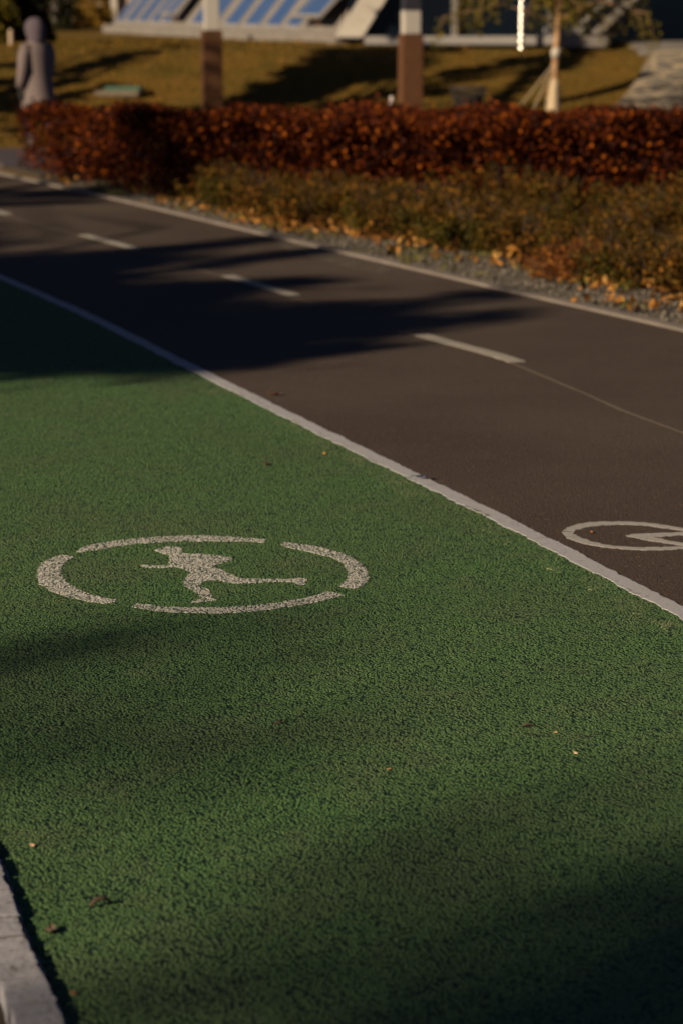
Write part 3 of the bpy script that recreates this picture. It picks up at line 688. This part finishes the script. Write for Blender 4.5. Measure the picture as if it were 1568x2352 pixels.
# second sloping rib at the right, with a low ledge and the teal glass flank behind it
slant((1338,92),(1540,-100), .22, .3, 47.0, M['concrete'], 'slanted_rib')
slant((1316,64),(1500,-100), .10, .2, 47.1, M['frame'], 'slanted_rib')
bm = bmesh.new(); a_box(bm, ((wx(1255,46.9)+wx(1330,46.9))/2, 46.9-B0.y, bz_at(69,46.9)-B0.z), (wx(1330,46.9)-wx(1240,46.9), .3, .10)); mesh_obj('ledge', bm, M['frame'], bd)
bm = bmesh.new(); a_box(bm, ((wx(1300,47)+wx(1400,47))/2-.1, 47.05-B0.y, zb(99)+.04), (wx(1400,47)-wx(1290,47), .5, .2)); mesh_obj('plinth', bm, M['concrete'], bd)
bm = bmesh.new(); xa, xb = wx(1375,48.2), wx(1760,50.5)
a_hexa(bm, [(xa,.7,-.3),(xb,3.0,-.3),(xb,3.5,-.3),(xa,1.2,-.3),(xa+1.4,1.6,4),(xb+1.4,3.9,4),(xb+1.4,4.4,4),(xa+1.4,2.1,4)]); bmesh.ops.recalc_face_normals(bm, faces=bm.faces[:]); mesh_obj('glazed_flank', bm, M['teal'], bd)
# columns of the far beige block behind the golden bush
y = 92; fb = empty('far_block', (bx_at(222, y), y, 1.0)); tag(fb, 'distant beige building with upright ribs behind the golden bush', 'building')
bm = bmesh.new(); a_box(bm, (-1.6,2,2.5), (9,3,5.4)); mesh_obj('wall', bm, M['column'], fb)
for k in range(8):
    bm = bmesh.new(); a_box(bm, (-3.2+k*.55,.35,2.4), (.26,.3,5.0)); mesh_obj('upright_rib', bm, M['white'], fb)

# stone embankment and apron on the right
def draped(name, corners, mat, lift, label, cat, n=14):
    bm = bmesh.new(); a, b, c, d = [Vector((*q, 0)) for q in corners]; g = []
    for i in range(n+1):
        row = []
        for j in range(n+1):
            s, t = i/n, j/n; p = a.lerp(b, s).lerp(d.lerp(c, s), t); row.append(bm.verts.new((p.x, p.y, hill(p.x, p.y)-.03+lift)))
        g.append(row)
    for r0, r1 in zip(g, g[1:]):
        for i in range(n): bm.faces.new((r0[i], r1[i], r1[i+1], r0[i+1]))
    bm.normal_update()
    ex = bmesh.ops.extrude_face_region(bm, geom=bm.faces[:])
    bmesh.ops.translate(bm, vec=(0,0,-.3), verts=[v for v in ex['geom'] if isinstance(v, bmesh.types.BMVert)])
    bmesh.ops.recalc_face_normals(bm, faces=bm.faces[:])
    tag(mesh_obj(name, bm, mat), label, cat, kind='structure')
p0 = land(1408,252); p1 = land(1500,124); p2 = land(1530,106)
draped('embankment', [(p0[0],p0[1]),(p0[0]+6,p0[1]),(p1[0]+6,p1[1]),(p1[0],p1[1])], M['stone'], .10, 'bank faced with rough pale jointed stone', 'stone bank')
pa = land(1440,110); draped('pavement', [(p1[0]-.25,p1[1]+.05),(p1[0]+7,p1[1]+.05),(p1[0]+7,p1[1]+1.9),(pa[0],p1[1]+1.9)], M['concrete'], .06, 'pale concrete apron above the stone bank', 'pavement')

# ------------------------------------------------------------------ walker
y = 31.0; px0 = bx_at(86, y); pr = empty('person', (px0, y, -.008), R(42)); pr['label'] = 'person in a long hooded mauve coat and black gloves walking past the hedge end'; pr['category'] = 'person'
def skinned(name, nodes, edges, mat, parent, sub=2):
    me = bpy.data.meshes.new(name); me.from_pydata([n[:3] for n in nodes], edges, []); me.materials.append(mat)
    o = link(bpy.data.objects.new(name, me)); o.parent = parent
    sk = o.modifiers.new('Skin', 'SKIN'); sk.use_smooth_shade = True
    for i, n in enumerate(nodes):
        v = me.skin_vertices[0].data[i]; rr = n[3] if isinstance(n[3], tuple) else (n[3], n[3]); v.radius = rr; v.use_root = (i == 0)
    s = o.modifiers.new('Sub', 'SUBSURF'); s.levels = sub; s.render_levels = sub; return o
# facing +y (away); left side is -x
nodes = [(0,0,.88,.12),(0,0,1.05,.115),(0,0,1.25,.125),(0,0,1.36,.06),(0,.01,1.44,.048),(0,.045,1.52,.078),(0,.05,1.60,.066),
         (-.09,0,.84,.09),(-.10,.10,.48,.056),(-.10,.02,.10,.036),(-.10,.13,.04,.03),
         (.09,0,.84,.09),(.09,-.06,.48,.056),(.09,-.22,.14,.036),(.09,-.14,.05,.03),
         (-.17,0,1.31,.055),(-.225,-.03,1.04,.042),(-.235,.03,.80,.028),
         (.17,0,1.31,.055),(.215,.06,1.05,.042),(.20,.18,.84,.028)]
edges = [(0,1),(1,2),(2,3),(3,4),(4,5),(5,6),(0,7),(7,8),(8,9),(9,10),(0,11),(11,12),(12,13),(13,14),(2,15),(15,16),(16,17),(2,18),(18,19),(19,20)]
skinned('body', nodes, edges, M['skin'], pr)
def hand(wr, d, s):
    w = Vector(wr); d = Vector(d).normalized(); side = Vector((0,1,0)); side = (side-d*side.dot(d)).normalized(); nodes = [(*w,.026),(*(w+d*.07),(.034))]; ed = [(0,1)]
    for k, (o_, L) in enumerate(((-.028,.065),(-.01,.075),(.01,.07),(.027,.055))):
        b = len(nodes); p = w+d*.085+side*o_; cu = Vector((-s*.02,0,0))
        nodes += [(*p,.011),(*(p+d*L*.55+cu*.4),.0105),(*(p+d*L+cu),.009)]; ed += [(1,b),(b,b+1),(b+1,b+2)]
    b = len(nodes); nodes += [(*(w+d*.035+side*.038),.012),(*(w+d*.075+side*.055),.010)]; ed += [(0,b),(b,b+1)]
    return nodes, ed
for wr, d, s in (((-.235,.03,.80),(-.02,.15,-1),-1), ((.20,.18,.84),(0,.25,-1),1)):
    n_, e_ = hand(wr, d, s); g_ = skinned('glove', n_, e_, M['dark'], pr, 2)
bm = bmesh.new()                                         # long coat, flaring to the hem
a_loft(bm, [(0.0,-.02,.46,.225,.25),(0,-.015,.60,.215,.23),(0,0,.80,.20,.195),(0,0,1.0,.185,.17),(0,0,1.18,.205,.165),(0,0,1.30,.20,.15),(0,0,1.38,.13,.11),(0,.01,1.43,.075,.075)], 28)
for v in bm.verts:
    if v.co.z < .9: v.co.x += .018*math.sin(math.atan2(v.co.y, v.co.x)*7)*(.9-v.co.z); v.co.y -= .02*(.9-v.co.z)
mesh_obj('coat', bm, M['coat'], pr, True)
for sp in ([(-.15,0,1.325),(-.215,-.02,1.2),(-.24,-.03,1.04),(-.245,.0,.92),(-.24,.03,.82)], [(.15,0,1.325),(.205,.03,1.2),(.225,.06,1.05),(.215,.12,.94),(.205,.17,.86)]):
    bm = bmesh.new(); a_tube(bm, sp, [.085,.083,.075,.068,.062], 16); mesh_obj('sleeve', bm, M['coat'], pr, True)
bm = bmesh.new(); a_loft(bm, [(0,-.01,1.36,.12,.11),(0,.0,1.42,.115,.115),(0,.02,1.50,.13,.14),(0,.03,1.58,.128,.145),(0,.035,1.645,.09,.11),(0,.03,1.68,.04,.055)], 24)
mesh_obj('hood', bm, M['hood'], pr, True)
for sgn, hip, kn, an, toe in ((-1,(-.09,0,.85),(-.10,.10,.48),(-.10,.02,.10),(-.10,.16,.035)), (1,(.09,0,.85),(.09,-.06,.48),(.09,-.22,.14),(.09,-.10,.04))):
    bm = bmesh.new(); a_tube(bm, [hip, kn, (an[0],an[1],an[2]+.02)], [.10,.075,.055], 12); mesh_obj('trouser_leg', bm, M['jeans'], pr, True)
    bm = bmesh.new(); a_tube(bm, [(an[0],an[1]-.03,an[2]+.12),(an[0],an[1]-.02,an[2]-.01),(an[0],(an[1]+toe[1])/2,toe[2]+.02),toe], [.058,.056,.05,.032], 12); mesh_obj('boot', bm, M['boots'], pr, True)

# ------------------------------------------------------------------ small litter on the path
def dry_leaf(px, py, size, c, label, cat, nm, curl=.4, rz=None, thick=.0012, lift=.006):
    p = at(px, py); bm = bmesh.new(); rows = []
    for i in range(7):
        t = i/6; w = size*.36*math.sin(math.pi*min(1, t*.96+.02))**.8
        z = lift+size*curl*(t-.5)**2*1.6
        rows.append([bm.verts.new(((t-.5)*size, s*w, z+abs(s)*size*curl*.35)) for s in (-1, -.5, 0, .5, 1)])
    for a, b in zip(rows, rows[1:]):
        for k in range(4): bm.faces.new((a[k], b[k], b[k+1], a[k+1]))
    s0 = [bm.verts.new(((-.5)*size-d, 0, lift+size*curl*.4+d*.3)) for d in (0, size*.35)]
    v2 = bm.verts.new((-.5*size-size*.35, size*.04, lift+size*curl*.4)); bm.faces.new((s0[0], s0[1], v2))
    o = mesh_obj(nm, bm, m_plain('dry_leaf_'+nm, c, .7, 0, .3, 60), None, True); o.location = (*p, .0); o.rotation_euler[2] = random.uniform(0,6.28) if rz is None else rz
    sd = o.modifiers.new('Solid', 'SOLIDIFY'); sd.thickness = thick
    tag(o, label, cat)
def twig(px, py, pts, rad, label):
    p = at(px, py); bm = bmesh.new(); a_tube(bm, pts, rad, 7); o = mesh_obj('twig', bm, M['twig'], None, True); o.location = (*p, .004); tag(o, label, 'twig')
dry_leaf(628, 909, .05, (.10,.04,.025), 'dark curled leaf alone on the asphalt by the white line', 'leaf', 'dry_leaf')
dry_leaf(612, 1071, .035, (.07,.03,.02), 'small dark red leaf on the sunlit green above the runner', 'leaf', 'dry_leaf')
dry_leaf(746, 1045, .022, (.62,.28,.05), 'tiny bright orange leaf on the green near the white line', 'leaf', 'dry_leaf', .2)
dry_leaf(1322, 1736, .013, (.75,.60,.38), 'tiny pale petal on the green toward the right edge', 'petal', 'petal', .3)
dry_leaf(1276, 1688, .010, (.60,.42,.2), 'minute tan crumb just above the pale petal', 'petal', 'petal', .3)
dry_leaf(76, 1949, .013, (.80,.50,.34), 'tiny pinkish petal on the green close to the kerb', 'petal', 'petal', .4)
dry_leaf(118, 2148, .030, (.10,.07,.05), 'curled grey brown leaf near the white kerb', 'leaf', 'dry_leaf', .6)
dry_leaf(1358, 1225, .012, (.55,.22,.06), 'orange fleck inside the oval on the asphalt', 'leaf', 'dry_leaf', .2)
dry_leaf(169, 2289, .016, (.20,.09,.04), 'small orange brown leaf at the bottom beside the kerb shadow', 'leaf', 'dry_leaf', .2)
dry_leaf(1090, 876, .02, (.03,.022,.02), 'dark speck of leaf on the asphalt below the bright dash', 'leaf', 'dry_leaf', .3)
dry_leaf(966, 1104, .05, (.03,.035,.07), 'bluish scrap lying on the white dividing line', 'scrap', 'paper_scrap', .3, .4, .0012, .014)
dry_leaf(893, 1772, .010, (.40,.22,.10), 'tan speck in the middle of the lower green', 'leaf', 'dry_leaf', .3)
twig(222, 2088, [(-.012,-.004,.004),(0,0,.016),(.014,.004,.018),(.03,.012,.006)], [.004,.006,.004,.002], 'bent brown twig on the lower left green casting a shadow')
twig(640, 1668, [(-.012,0,.002),(0,.002,.008),(.016,.004,.002)], [.002,.003,.0015], 'tiny dark twig on the green below the runner')
twig(1210, 1674, [(-.012,.001,.003),(0,.004,.008),(.02,.0,.004)], [.0025,.003,.002], 'small dark twig on the green at the right')

# ------------------------------------------------------------------ trees left of the frame whose shade falls on the path and the bank
def shade_tree(base, targets, hr, leaf_n, lsize, label, spread, clump_jit=1.0):
    """targets: points on the ground where this crown's shade lies; leaves hang between heights hr along the sun's rays"""
    P = []; cl = []
    for g in targets:
        gz = g[2] if len(g) > 2 else 0
        h = random.uniform(*hr); c = np.array([g[0]-SD[0]*h*COT, g[1]-SD[1]*h*COT, gz+h]); cl.append(c)
        P.append(c+rng.normal(size=(leaf_n,3))*spread*np.array([1,1,.38]))
    P = np.concatenate(P); b = np.array([*base, hill(*base)-.05])
    r = empty('shade_tree', b); tag(r, label, 'tree', 'tall trees left of the path')
    leaf_cloud('crown', P-b, lsize, LEAF['shade'], r, .6)
    c = np.mean(cl, 0)-b; bm = bmesh.new(); ft = c*np.array([.8,.8,.85]); a_tube(bm, [(0,0,0), tuple(ft*.5), tuple(ft)], [.22,.17,.12], 9)
    for q in random.sample(cl, min(26, len(cl))):
        q = q-b; m = ft*.6+(q-ft*.6)*.5+np.array([0,0,.2]); st_ = ft*random.uniform(.6,.98); m = st_+(q-st_)*.55+np.array([0,0,.12*np.linalg.norm(q-st_)]); a_tube(bm, [tuple(st_), tuple(m), tuple(q)], [.05,.03,.010], 5)
    mesh_obj('trunk', bm, M['bark'], r, True)
SH = [(-.30,13.9),(-.75,13.35),(-1.2,12.6),(-1.9,12.05),(-4,10.2),(-7,9),(-9,14),(-7,21),(-3.6,20.3),(-2.8,18.9),(-2.2,17.3),(-1.3,15.5)]
def mass(poly, n): return in_poly(poly, n)
pts = mass(SH, 330)
for k in range(60):                                        # frayed outline
    p = random.choice([(-1.2,12.5),(-.75,13.2),(-.4,13.7),(-.3,14.1),(-1.3,15.4),(-2.1,17.2)]); s = random.uniform(-.5,.5); pts.append((p[0]+SD[0]*s+random.gauss(0,.12), p[1]+SD[1]*s+random.gauss(0,.12)))
near_ = [p for p in pts if p[1] < 15]; far_ = [p for p in pts if p[1] >= 15]
shade_tree((-16.5,2.5), near_, (6.5,10.5), 150, .17, 'leafy tree shading the near end of the asphalt', .26)
shade_tree((-17.5,8.0), far_, (6.5,10.5), 150, .17, 'leafy tree shading the far end of the asphalt', .26)
st = []
for line, n in ((((430,850),(640,815),(815,789)),22),(((640,775),(900,752),(1113,732),(1250,702)),22),(((700,716),(956,701),(1155,668)),18),(((330,577),(640,546)),20),
                (((461,611),(733,575)),16),(((528,655),(743,641)),14),(((0,440),(230,444)),10),(((0,470),(200,462)),12)):
    g_ = [at(*q) for q in line]
    for _ in range(n):
        s = random.random()**1.25*(len(g_)-1); k = min(len(g_)-2, int(s)); s -= k
        st.append((g_[k][0]+(g_[k+1][0]-g_[k][0])*s+random.gauss(0,.05), g_[k][1]+(g_[k+1][1]-g_[k][1])*s+random.gauss(0,.05)))
shade_tree((-14.2,4.0), st, (6,9), 36, .10, 'thin tree casting streaks over the asphalt', .11)
# bank
def land_poly(pp, n): return [land(*q) for q in in_poly(pp, n)]
shade_tree((-10.2,35.6), land_poly([(500,244),(600,204),(700,146),(760,112),(935,104),(930,152),(800,190),(690,226),(600,246)], 120), (3.6,5.6), 130, .16, 'bushy tree shading the lawn between the posts', .16)
stx = []
for (a, b, n, w) in (((-40,197),(125,161),16,3),((125,161),(470,88),34,4),((-40,215),(170,180),14,4),((90,230),(250,193),12,2.5),((-30,246),(60,228),14,6),((-30,262),(60,300),22,14),((-20,150),(120,132),8,2)):
    for _ in range(n): s = random.random(); stx.append(land(a[0]+(b[0]-a[0])*s, a[1]+(b[1]-a[1])*s+random.gauss(0,w)))
shade_tree((-12.9,36.2), stx, (3.8,5.8), 90, .13, 'slim tree throwing bands across the left lawn', .075)
stx = []
for (a, b, n, w) in (((740,242),(916,196),16,2),((966,180),(1199,133),22,2.5),((1150,142),(1390,100),56,8),((970,212),(1040,200),6,3),((1126,240),(1258,140),44,7),((1260,150),(1340,116),22,10),((930,106),(1040,112),22,4)):
    for _ in range(n):
        s = random.random(); q = land(a[0]+(b[0]-a[0])*s, a[1]+(b[1]-a[1])*s+random.gauss(0,w)); dx, dy = q[0]-bx_at(1195,46.9), q[1]-46.9
        if q[1] < 48.5 and not (abs(dy*SD[0]-dx*SD[1]) < .5 and dx*SD[0]+dy*SD[1] > -.5): stx.append(q)      # the steel post stays in the sun
stx2 = [(-3.4+2.9*random.random(), random.uniform(23.3,24.8), random.uniform(.0,.55)) for _ in range(30)]
stx2 += [(bx_at(489,38.5)+.12+random.gauss(0,.05), 38.4, z) for z in (.15,.45,.8,1.15)]
shade_tree((-13,14.5), stx2, (4.5,7.5), 62, .13, 'sparse tree shading the left part of the hedge', .15)
shade_tree((-7.8,36.6), stx, (3.4,5.2), 70, .12, 'small tree whose shade reaches the birch', .06)
# unseen thin crowns well behind the lens, added to dim the near green
nearS = [at(*q) for q in in_poly([(1120,2440),(1300,2300),(1568,2130),(1900,2050),(1900,2520)], 24)]
nearS += [at(*q) for q in in_poly([(-300,1600),(0,1560),(250,1530),(360,1560),(250,1620),(0,1680),(-300,1700)], 5)]
shade_tree((-29.5,-21), nearS, (14,19), 24, .20, 'unseen tall thin tree added to dim the near green', .5)

# ------------------------------------------------------------------ light, sky, camera
W = bpy.data.worlds.new('World'); S.world = W; W.use_nodes = True
sky = W.node_tree.nodes.new('ShaderNodeTexSky'); sky.sky_type = 'NISHITA'; sky.sun_disc = False
sky.air_density = .18; sky.dust_density = .1; sky.ozone_density = 1.0; sky.sun_elevation = SUN_EL; sky.sun_rotation = math.atan2(-SD[0], -SD[1])
bg = W.node_tree.nodes['Background']; W.node_tree.links.new(sky.outputs[0], bg.inputs[0]); bg.inputs[1].default_value = .05
su = bpy.data.lights.new('sun', 'SUN'); su.energy = 5.0; su.angle = R(.5); su.color = (1, .79, .53)
so = link(bpy.data.objects.new('sun', su)); so.rotation_euler = Vector((SD[0], SD[1], -math.tan(SUN_EL))).to_track_quat('-Z', 'Y').to_euler(); so.location = (-40,-30,30)
cam = bpy.data.cameras.new('camera'); co = link(bpy.data.objects.new('camera', cam)); S.camera = co
co.location = (0,0,H); co.rotation_euler = (math.pi/2-TILT, 0, 0)
cam.sensor_fit = 'HORIZONTAL'; cam.sensor_width = 24; cam.lens = 85; cam.clip_start = .1; cam.clip_end = 9000
cam.dof.use_dof = True; cam.dof.focus_distance = 6.9; cam.dof.aperture_fstop = 3.5
S.view_settings.view_transform = 'Standard'; S.view_settings.look = 'None'; S.view_settings.exposure = .52; S.view_settings.gamma = 1
S.cycles.use_denoising = True; S.cycles.max_bounces = 6; S.cycles.transparent_max_bounces = 8
